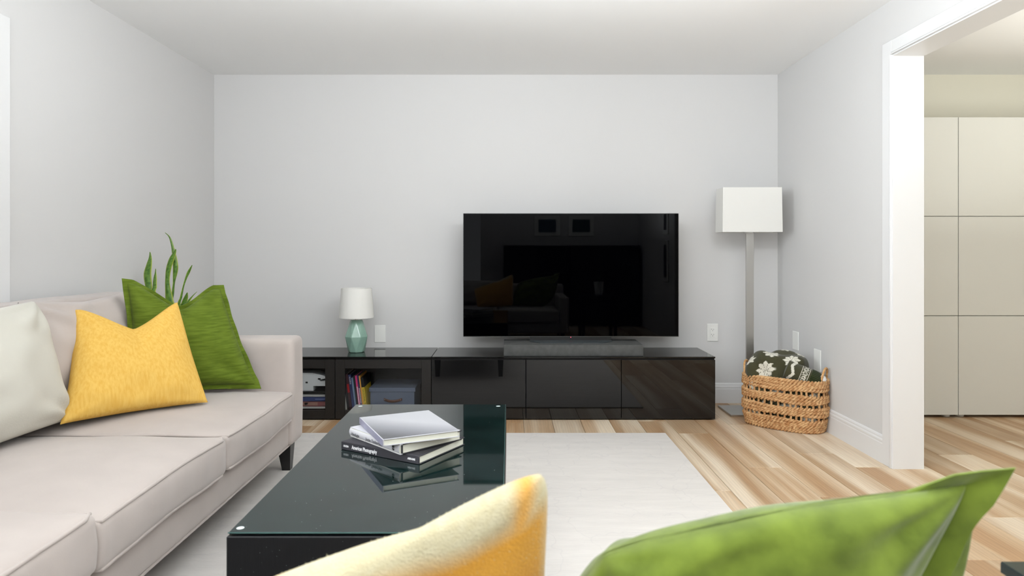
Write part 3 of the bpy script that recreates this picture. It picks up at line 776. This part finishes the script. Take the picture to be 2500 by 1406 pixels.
plate('wall_outlet', (1.438, YB, .497), 'y', 'white duplex outlet on the back wall between the television and floor lamp', 'outlet')
plate('wall_plate', (XR, 4.52, .480), 'x', 'blank white wall plate on the right wall, higher one behind the basket', 'blank', .09)
plate('wall_plate', (XR, 4.20, .40), 'x', 'blank white wall plate on the right wall just above the basket handle', 'blank', .09, .135)

# ================================================================ COFFEE TABLE
ct = thing('coffee_table', 'low rectangular black coffee table with a dark glass top on the rug', 'table', (-.334, 2.25, RZ))
TX0, TX1, TY0, TY1, TZ = -.657, -.012, 1.585, 2.912, .420
boxpart('glass_top', (TX0+.004, TY0+.006, TZ-.006), (TX1-.004, TY1-.002, TZ), M['tableglass'], ct, .0008)
b = MB()
b.box((TX0+.002, TY0+.004, TZ-.0032), (TX1-.002, TY0+.0062, TZ-.001)); b.box((TX1-.004, TY0+.006, TZ-.0052), (TX1-.0025, TY1-.002, TZ-.001)); b.box((TX0+.002, TY1-.002, TZ-.0052), (TX1-.002, TY1-.0005, TZ-.0006))
build('glass_edge', b, M['glassedge'], ct)
boxpart('frame', (TX0, TY0, TZ-.19), (TX1, TY1, TZ-.009), M['tablewood'], ct, .002)
for x, y in ((TX0+.05, TY1-.05), (TX1-.06, TY1-.05), (TX0+.05, TY0+.05), (TX1-.06, TY0+.05)):
    b = MB()
    for z, hw in ((TZ-.19, .028), (RZ, .017)):
        for a, c in ((-1, -1), (1, -1), (1, 1), (-1, 1)): b.vert((x+a*hw, y+c*hw, z))
    b.f = [(0, 1, 2, 3), (7, 6, 5, 4)]+[(i, 4+i, 4+(i+1) % 4, (i+1) % 4) for i in range(4)]
    build('leg', b, M['legblk'], ct)
for x, y in ((TX0+.030, TY1-.035), (TX1-.034, TY1-.035), (TX0+.022, TY0+.028), (TX1-.03, TY0+.03)):
    b = MB(); b.lathe((x, y, TZ-.009), [(.009, 0), (.009, .0092)], 20); build('glass_pad', b, M['dusty'], ct)
# dust specks and a smear on the glass and front panel
b = MB(); rnd = random.Random(3)
for i in range(60):
    x = rnd.uniform(TX0+.02, TX1-.02); y = TY0+.02+(TY1-TY0-.04)*rnd.random()**1.6; r = rnd.uniform(.0004, .0009)
    b.lathe((x, y, TZ), [(r, 0), (r*.6, .0004)], 5, False)
for i in range(70):
    x = rnd.uniform(TX0+.02, TX1-.02); z = rnd.uniform(TZ-.15, TZ-.012); r = rnd.uniform(.0003, .0007)
    b.box((x, TY0-.0004, z), (x+r, TY0+.0002, z+r*1.6))
o = build('dust', b, mat('dust', (170, 180, 180), .9), ct); o['kind'] = 'stuff'

# ---- books on the coffee table
def tablebook(corner, ang, L, D, z, th, cover, label, pages='paper', roundspine=False, overhang=.004, spine=None):
    """corner = near left foot of the spine; spine runs along local +x, depth along +y"""
    t = thing('book', label, 'book', (corner[0], corner[1], z), ang)
    cm = cover; c = .0028
    b = MB(); b.box((0, .004, 0), (L, D, c), .0008); b.box((0, .004, th-c), (L, D, th), .0008)
    if roundspine: b.grid(lambda u, v: (u*L, .012-.012*math.sin(v*PI), .0+th*(.5-.5*math.cos(v*PI))), 1, 12)
    else: b.box((0, 0, 0), (L, .004, th), .0012)
    c_ = build('cover', b, cm, t, 40, local=True)
    boxpart('page_block', (overhang, .004, c), (L-overhang, D-.005, th-c), M[pages], t, 0, local=True)
    return t, c_
a1 = math.atan2(-.163, .2785); zt = TZ+.0005
blk = mat('book_black', (48, 47, 54), .45, .4, var=.1, vscale=30)
t, c_ = tablebook((-.554, 2.251), a1, .323, .249, zt, .026, blk, 'charcoal American Photography hardback at the bottom of the table stack')
fm = lambda x: frame_mtx((x, -.0006, .0130), (1, 0, 0), (0, 0, 1))
text('lettering', 'American Photography', .017, fm(.047), white_t, c_, .108, .0004); text('lettering', 'ABRAMS', .0085, fm(.278), white_t, c_, .030, .0003); text('lettering', 'OXZEN', .0085, fm(.011), white_t, c_, .022, .0003)
a2 = math.atan2(-.212, .2025)
wht = mat('book_white', (196, 196, 202), .4)
t, c_ = tablebook((-.5405, 2.307), a2, .293, .249, zt+.0265, .032, wht, 'thick white Hindsight hardback in the middle of the table stack', roundspine=True)
fm2 = lambda x, z=.016: frame_mtx((x, -.0008, z), (1, 0, 0), (0, 0, 1))
text('lettering', 'Hindsight', .0155, fm2(.017, .013), dark_t, c_, .048, -.0002); text('lettering', 'Justin Timberlake', .0155, fm2(.103, .013), dark_t, c_, .098, -.0002)
b = MB(); b.v = [(.262+.006*math.cos(a), -.0007, .017+.008*math.sin(a)) for a in [i*PI/10 for i in range(11)]]; b.c = [(1, 1, 1)]*11; b.f = [tuple(range(11))]
n0 = len(b.v); b.box((.2605, -.0009, .0085), (.2635, -.0005, .0155)); b.box((.2565, -.0009, .0105), (.2585, -.0005, .0158)); b.box((.2655, -.0009, .0105), (.2675, -.0005, .0158))
build('emblem', b, dark_t, c_, local=True)
b = MB(); b.box((.2905, .0135, .0), (.2935, .249, .0032)); b.box((.2905, .0135, .0288), (.2935, .249, .0322)); b.box((.2905, .010, .003), (.2935, .0145, .029)); build('board_edge', b, dark_t, c_, local=True)
a3 = math.atan2(-.276, .131)
def grad_cover():
    m, nt, bs = newmat('grey_photo_cover'); L = nt.links.new
    tc = nt.nodes.new('ShaderNodeTexCoord'); sp_ = nt.nodes.new('ShaderNodeSeparateXYZ'); L(tc.outputs['Object'], sp_.inputs[0])
    # printed dune photograph: dark near the spine foot, fading out, ending on a curved pale crest
    cr = nt.nodes.new('ShaderNodeMath'); cr.operation = 'MULTIPLY_ADD'; cr.inputs[1].default_value = .9; cr.inputs[2].default_value = -.06
    L(sp_.outputs['Y'], cr.inputs[0])
    d = nt.nodes.new('ShaderNodeMath'); d.operation = 'SUBTRACT'; L(sp_.outputs['X'], d.inputs[0]); L(cr.outputs[0], d.inputs[1])
    r = nt.nodes.new('ShaderNodeValToRGB'); r.color_ramp.elements[0].position = .06; r.color_ramp.elements[0].color = (*lin((178, 179, 184)), 1)
    r.color_ramp.elements[1].position = .31; r.color_ramp.elements[1].color = (*lin((76, 77, 82)), 1)
    e = r.color_ramp.elements.new(.18); e.color = (*lin((134, 135, 142)), 1)
    L(d.outputs[0], r.inputs[0]); L(r.outputs[0], bs.inputs['Base Color']); bs.inputs['Roughness'].default_value = .3
    return m
t, c_ = tablebook((-.5186+.003, 2.352), a3, .306, .25, zt+.059, .0215, wht, 'pale grey photo book with white edges on top of the table stack')
b = MB(); b.box((.002, .003, .0214), (.304, .247, .0219)); build('cover_print', b, grad_cover(), t, local=True)
b = MB(); b.box((.0, -.0006, .0005), (.306, .0, .0212)); build('spine_print', b, mat('spine_lavender', (150, 150, 172), .4, var=.2, vscale=20), t, local=True)
b = MB(); b.box((.002, .2, .001), (.0, .21, .002)); 

# ================================================================ BASKET
BKX, BKY, BA = 1.688, 4.185, math.radians(-40)
bk = thing('wicker_basket', 'oval woven water-hyacinth basket with handles in the right corner', 'basket', (BKX, BKY, 0))
def ring_pt(t, z, off=0, rz=0):
    k = .90+.10*min(1, z/.10)-.02*(z/.31)
    a, c = (.243+off)*k, (.132+off)*k; n = 2.7
    ct_, st_ = math.cos(t), math.sin(t)
    x = a*math.copysign(abs(ct_)**(2/n), ct_); y = c*math.copysign(abs(st_)**(2/n), st_)
    return Vector((BKX+x*math.cos(BA)-y*math.sin(BA), BKY+x*math.sin(BA)+y*math.cos(BA), z))
# evenly spaced parameters around the oval
_s = [ring_pt(2*PI*i/720, .2) for i in range(721)]; _L = [0]
for i in range(720): _L.append(_L[-1]+(_s[i+1]-_s[i]).length)
def even(fr):
    tgt = (fr % 1)*_L[-1]; lo_, hi_ = 0, 720
    while hi_-lo_ > 1:
        m_ = (lo_+hi_)//2
        if _L[m_] <= tgt: lo_ = m_
        else: hi_ = m_
    return 2*PI*(lo_+(tgt-_L[lo_])/max(1e-9, _L[lo_+1]-_L[lo_]))/720
zr = [.303, .287, .271, .255, .214, .198, .182, .141, .125, .109, .070, .055, .041, .027, .012]
rb = random.Random(5)
for r_i, z in enumerate(zr):
    b = MB(); nt_ = 30+rb.randint(-2, 2); K = 420; ph = rb.random()*6
    for strand in (0, 1):
        pts = []
        for i in range(K):
            fr = i/K; th = 2*PI*nt_*fr+PI*strand+ph
            rad = .0062*(1+.2*math.sin(fr*31+r_i)); sag = .003*math.sin(fr*2*PI*3+r_i*1.3)
            p = ring_pt(even(fr), max(.007, z+sag*(z > .03)+rad*math.sin(th)), .002+rad*math.cos(th)); pts.append(p)
        b.tube(pts, .0072, 7, closed=True)
    build('woven_row', b, M['wicker'], bk, True)
for i in range(36):
    fr = (i+.25*math.sin(i*7))/36
    b = MB(); b.tube([ring_pt(even(fr+.002*math.sin(z*40+i)), z, -.001) for z in [.004+.298*q/10 for q in range(11)]], .0066, 6); build('stake', b, M['wicker'], bk, True)
b = MB(); b.poly_prism([ring_pt(2*PI*i/60, 0, -.01) for i in range(60)], .002, .008); build('basket_floor', b, M['wicker'], bk)
def handle(sgn):
    b = MB(); pts = []; pts2 = []
    for i in range(71):
        t = i/70; a = PI*t
        tang = Vector((-math.sin(BA), math.cos(BA), 0)); out = Vector((math.cos(BA), math.sin(BA), 0))*sgn
        c = Vector((BKX, BKY, .292))+out*.226
        p = c+tang*(-.052*math.cos(a))+Vector((0, 0, .088*math.sin(a)**.8))+out*.012*math.sin(a)
        th = t*2*PI*22
        pts.append(p); pts2.append(p+tang*.004*math.sin(th)+out*.004*math.cos(th)+Vector((0, 0, .003*math.sin(th))))
    b.tube(pts, .0065, 8); b.tube(pts2, .0042, 5)
    build('handle', b, M['wickerpale'], bk, True)
handle(1); handle(-1)

# ---- knitted throw in the basket
dk, wh = lin((68, 66, 46)), lin((214, 210, 196))
def star(x, y, R):
    r = math.hypot(x, y)
    if r > R or r < R*.06: return False
    a = (math.atan2(y, x)+PI/8) % (PI/4)-PI/8
    al, ac = r*math.cos(a), abs(r*math.sin(a))
    return ac < min(.37*al, (R-al)*.75)
def knitpat(x, y):
    q = .0038; xi, yi = round(x/q)*q, round(y/q)*q
    for cx, cy, R in ((-.065, .035, .056), (.082, .115, .052), (-.17, .14, .05), (-.03, .175, .052), (.15, .24, .05), (-.12, .27, .05), (.03, -.08, .05), (.18, -.01, .05), (-.17, -.06, .05), (.06, .29, .05), (-.04, -.2, .05), (.14, -.15, .05)):
        if star(xi-cx, yi-cy, R): return wh
    if abs((yi+.055) % .30-.02-.012*abs(((xi/.05) % 2)-1)) < .004: return wh
    return dk
th_ = thing('knitted_throw', 'dark olive knitted throw with white snowflakes bundled in the wicker basket', 'blanket', (BKX, BKY, .01))
def lump(c, rad, ang, zlo, pat_off, name, N=(220, 120), sq=2.6, amp=.012, tiltf=None, seed=0):
    b = MB()
    def fn(u, v):
        th = 2*PI*u; ph = -PI/2+PI*v
        cx = math.cos(ph); k = lambda t, n: math.copysign(abs(t)**(2/n), t)
        x = rad[0]*k(cx*math.cos(th), sq) if False else rad[0]*math.copysign(abs(math.cos(th))**(2/sq), math.cos(th))*abs(cx)**(2/sq)
        y = rad[1]*math.copysign(abs(math.sin(th))**(2/sq), math.sin(th))*abs(cx)**(2/sq)
        z = rad[2]*math.copysign(abs(math.sin(ph))**(2/sq), math.sin(ph))
        p = Vector((x, y, z))
        nn = Vector((x/rad[0]**2, y/rad[1]**2, z/rad[2]**2)).normalized()
        w1 = math.sin((x*.7+z*.8)*38+math.sin(y*30)*1.2+seed)*.5+noise.noise(p*14+Vector((seed, 0, 0)))
        p += nn*w1*amp
        p = Matrix.Rotation(ang, 3, 'Z') @ p+Vector(c)
        if tiltf: p = tiltf(p)
        return p
    def cf(u, v):
        p = fn(u, v); d = p-Vector(c)
        # unroll across the visible side so that stitches follow the surface
        al = d.x*.93-d.y*.37; ac = d.x*.37+d.y*.93
        return knitpat(al+pat_off[0], d.z+(ac+.1)*.9+pat_off[1])
    b.grid(fn, N[0], N[1], wrapu=True, colfn=cf)
    return build(name, b, M['knit'], th_, True)
lump((1.655, 4.215, .315), (.175, .105, .135), BA+.30, 0, (0, 0), 'folded_bundle', N=(340, 180), amp=.015, sq=3.4, seed=1)
lump((BKX, BKY, .15), (.215, .108, .138), BA, 0, (0, -.05), 'lower_fold', N=(200, 90), amp=.004, sq=4, seed=3)
# rolled end with ribbed cuff, coming forward to the right, and white tag
def roll():
    b = MB(); A = Vector((1.665, 4.12, .365)); B = Vector((1.86, 4.03, .285)); n = 150
    ax = (B-A).normalized(); up = Vector((0, 0, 1)); s = ax.cross(up).normalized(); up = s.cross(ax)
    def fn(u, v):
        t = v; r = .068*(1-.05*t) if t < .7 else .066-.03*((t-.7)/.3)**1.6
        if t > .62: r += .003*abs(math.sin(u*2*PI*16))
        r = max(r, .002) if t < .999 else .002
        if t < .03: r *= t/.03
        return A+ax*(t*(B-A).length)+s*math.cos(2*PI*u)*r+up*math.sin(2*PI*u)*r*.85
    def cf(u, v):
        x = v*.215; y = u*.40
        q = .004; xi = round(x/q)*q; yi = round(y/q)*q
        if abs(xi-.084) < .0022 or abs(xi-.124) < .0022: return wh
        if .088 < xi < .120 and ((int(round(xi/q))*2+int(round(yi/q))) % 5 == 0 or abs(abs(xi-.104)-abs(((yi/.016) % 2)-1)*.012) < .0025): return wh
        if xi < .07 and abs(xi-.028-.02*abs(((yi/.05) % 2)-1)) < .0085: return wh
        if xi > .135: return tuple(c*.8 for c in lin((48, 56, 28)))
        return dk
    b.grid(fn, 160, n, wrapu=True, colfn=cf)
    return build('rolled_cuff', b, M['knit'], th_, True)
roll()
b = MB(); b.lathe((1.842, 4.02, .318), [(.004, -.024), (.018, -.018), (.026, 0), (.018, .018), (.004, .024)], 20); build('pompom', b, mat('white_wool', (228, 228, 226), .95, bump=1, bscale=200), th_, True)

# ================================================================ NEXT ROOM CABINETS
for i, (lab) in enumerate(('tall white handleless cabinet nearest the doorway jamb', 'tall white handleless cabinet second from the doorway jamb', 'tall white handleless cabinet furthest right in the next room')):
    x0 = 2.288+.602*i; x1 = x0+.600
    t = thing('tall_cabinet', lab, 'cabinet', ((x0+x1)/2, 4.6, 0))
    boxpart('carcass', (x0+.001, 4.41, .022), (x1-.001, YB-.005, 1.934), M['white_lac'], t, .001)
    for j in range(3):
        z0 = .018+.6395*j; boxpart('door', (x0+.001, 4.39, z0+.001), (x1-.001, 4.408, z0+.6365), M['white_lac'], t, .0015)
    for fx in (x0+.045, x1-.045):
        for fy in (4.45, 4.78): b = MB(); b.lathe((fx, fy, 0), [(.024, 0), (.026, .008), (.02, .022)], 20); build('foot', b, M['plastic'], t, 40)

# ================================================================ NEAR SOFA (back of it is under the camera)
ns = thing('loveseat', 'grey velvet loveseat whose back lies just under the camera, holding the near pillows', 'sofa', (-.2, .85, RZ))
def sb_(name, lo, hi, r=.03, dome=0, seed=1, m='sofa2', **k):
    b, d = soft_box(lo, hi, r, dome=dome, seed=seed, N=16, **k); return build(name, b, M[m], ns, True, merge=True)
sb_('base_rail', (-.92, .42, .12), (.60, 1.22, .25)); sb_('back_frame', (-.92, .40, .13), (.68, .56, .66), seed=2)
sb_('armrest', (.575, .42, .12), (.69, 1.24, .545), seed=3); 
sb_('seat_cushion', (-.85, .58, .25), (-.14, 1.27, .39), .03, .02, 5); sb_('seat_cushion', (-.135, .58, .25), (.57, 1.27, .39), .03, .02, 6)
for x in (-.9, .62):
    for y in (.47, 1.17): b = MB(); b.lathe((x, y, RZ), [(.018, 0), (.028, .115)], 12); build('leg', b, M['legblk'], ns, 40)
pillow('back_cushion', [(-.84, .74, .42), (-.15, .74, .42), (-.15, .60, .70), (-.84, .60, .70)], .09, M['sofa2'], pinch=.03, amp=.02, seed=9, parent=ns)

# near yellow pillow: cream boucle with an orange patch on the face turned to the camera
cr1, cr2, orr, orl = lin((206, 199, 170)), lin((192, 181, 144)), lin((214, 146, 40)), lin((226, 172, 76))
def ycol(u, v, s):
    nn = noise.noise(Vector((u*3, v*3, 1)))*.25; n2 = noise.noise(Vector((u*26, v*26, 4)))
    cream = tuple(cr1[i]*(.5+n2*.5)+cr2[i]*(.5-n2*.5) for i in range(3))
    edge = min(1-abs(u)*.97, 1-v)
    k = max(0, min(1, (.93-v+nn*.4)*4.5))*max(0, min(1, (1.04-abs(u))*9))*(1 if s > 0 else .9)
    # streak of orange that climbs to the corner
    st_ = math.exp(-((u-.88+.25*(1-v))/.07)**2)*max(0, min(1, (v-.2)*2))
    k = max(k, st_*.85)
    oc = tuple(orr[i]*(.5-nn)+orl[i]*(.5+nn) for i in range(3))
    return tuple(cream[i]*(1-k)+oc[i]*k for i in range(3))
M['boucle'] = attr_mat('cream_boucle', .95, .1, bump=1, bscale=330, sheen=.2)
nyc = [(-.38, .99, .40), (.050, 1.02, .42), (.054, .87, .812), (-.43, .83, .612)]
ny = pillow('throw_pillow', nyc, .066, M['boucle'], 'cream and orange fuzzy pillow in the near foreground, seen from behind', pinch=.02, amp=.006, seed=6.1, colfn=ycol, dip=.075, dipw=1.35, dipu=.30, wr=.003, N=70, blunt=.06)
# fuzz along the upper seam
b = MB(); rf = random.Random(11); BLv, BRv, TRv, TLv = [Vector(c) for c in nyc]
for i in range(2600):
    me = ny.data; v = me.vertices[rf.randrange(len(me.vertices))]
    if v.co.z+ny.location.z < .55: continue
    p = Vector(v.co)+ny.location; nn = (Vector(v.normal)+Vector((rf.uniform(-.7, .7), rf.uniform(-.7, .7), rf.uniform(-.2, .9)))).normalized()
    sd = nn.orthogonal().normalized()*.0004; ln = rf.uniform(.0012, .004)
    o = len(b.v); b.vert(p-sd, cr1); b.vert(p+sd, cr1); b.vert(p+nn*ln, cr1); b.f.append((o, o+1, o+2))
fz = build('fuzz', b, M['boucle']); fz.data.transform(Matrix.Translation(-ny.location)); fz.parent = ny; fz['kind'] = 'stuff'

pillow('throw_pillow', [(.03, .97, .42), (.37, .87, .40), (.578, .86, .782), (.075, .86, .722)], .085, M['greennear'],
       'bright green velvet pillow with a pointed corner in the right foreground', pinch=.02, amp=.022, seed=1.4, flange=.034, dip=.0, wr=.010, N=60,
       roundtl=.24, sideb=.30, flmask=lambda u, v: max(0, min(1, (u-.35)*1.6))*(1 if u > .99 else max(.0, (u-.7)/.3)))

# side table right of the loveseat
sdt = thing('side_table', 'dark glass-topped side table at the bottom right corner of the picture', 'table', (1.04, .93, 0))
boxpart('top', (.83, .70, .53), (1.28, 1.155, .55), M['tableglass'], sdt, .002)
boxpart('frame', (.835, .705, .49), (1.275, 1.15, .529), M['tablewood'], sdt, .002)
for x in (.85, 1.225):
    for y in (.72, 1.10): boxpart('leg', (x, y, RZ if x < .9 else 0), (x+.035, y+.035, .49), M['tablewood'], sdt, .001)
pt = thing('potted_plant', 'white pot with a small grassy plant standing on the side table', 'plant', (1.08, .88, .55))
b = MB(); b.lathe((1.08, .88, .55), [(.045, 0), (.06, .15), (.055, .15), (.05, .13)], 28, True, False); build('pot', b, M['potwhite'], pt, 40)
b = MB(); b.lathe((1.08, .88, .675), [(.052, 0), (.02, .004)], 20); build('soil', b, M['soil'], pt)
for i in range(22):
    a = i*2.4; r = .02+.03*(i % 3)/3; b = MB(); b.tube([(1.08+math.cos(a)*r*q*q*1.6, .88+math.sin(a)*r*q*q*1.6, .675+.13*q-.03*q*q*(i % 4)/3) for q in [k/6 for k in range(7)]], lambda t: .0022*(1-t)+.0003, 4)
    build('leaf', b, mat('grass_leaf', (70, 104, 44), .5) if i == 0 else bpy.data.materials['grass_leaf'], pt, True)

# ================================================================ BEHIND THE CAMERA (seen mirrored in the screen)
bs_ = thing('bookcase', 'long black bookcase against the rear wall, mirrored in the television', 'bookcase', (.85, -.78, 0))
b = MB(); X0, X1, Y0, Y1, ZT = -.08, 1.86, YR+.016, YR+.35, 1.15
b.box((X0, Y0, 0), (X1, Y0+.01, ZT))
for i in range(5): xx = X0+(X1-X0-.02)*i/4; b.box((xx, Y0, 0), (xx+.02, Y1, ZT))
build('carcass', b, M['blackwood'], bs_)
for z in (.02, .38, .74, 1.13): boxpart('shelf', (X0, Y0+.01, z), (X1, Y1, z+.02), M['blackwood'], bs_, .001)
for i in (0, 2, 3):
    xx = X0+(X1-X0-.02)*i/4; boxpart('door', (xx+.022, Y1, .04), (xx+.48, Y1+.016, 1.13), M['blackwood'], bs_, .001)
def picture(c, w_, h_, axis, label, tone):
    t = thing('picture_frame', label, 'picture', c)
    def bx(u, z, d0, d1):
        if axis == 'y': return (c[0]-u, c[1]+d0, c[2]-z), (c[0]+u, c[1]+d1, c[2]+z)
        return (c[0]-d1, c[1]-u, c[2]-z), (c[0]-d0, c[1]+u, c[2]+z)
    lo, hi = bx(w_/2, h_/2, 0, .018); boxpart('frame', lo, hi, M['plastic'], t, .003)
    lo, hi = bx(w_/2-.06, h_/2-.055, .017, .0195); boxpart('print', lo, hi, mat('print_tone', tone, .5, var=.5, vscale=6), t, 0)
picture((.56, YR, 1.44), .38, .30, 'y', 'white-framed seascape print on the rear wall, nearer the opening', (60, 92, 110))
picture((1.06, YR, 1.44), .38, .30, 'y', 'white-framed seascape print on the rear wall, nearer the right corner', (52, 84, 88))
picture((XR, .86, 1.42), .26, .30, 'x', 'small framed print on the right wall behind the doorway', (50, 50, 60))
picture((XR, .86, .95), .26, .50, 'x', 'tall framed print on the right wall below the small one', (40, 44, 60))
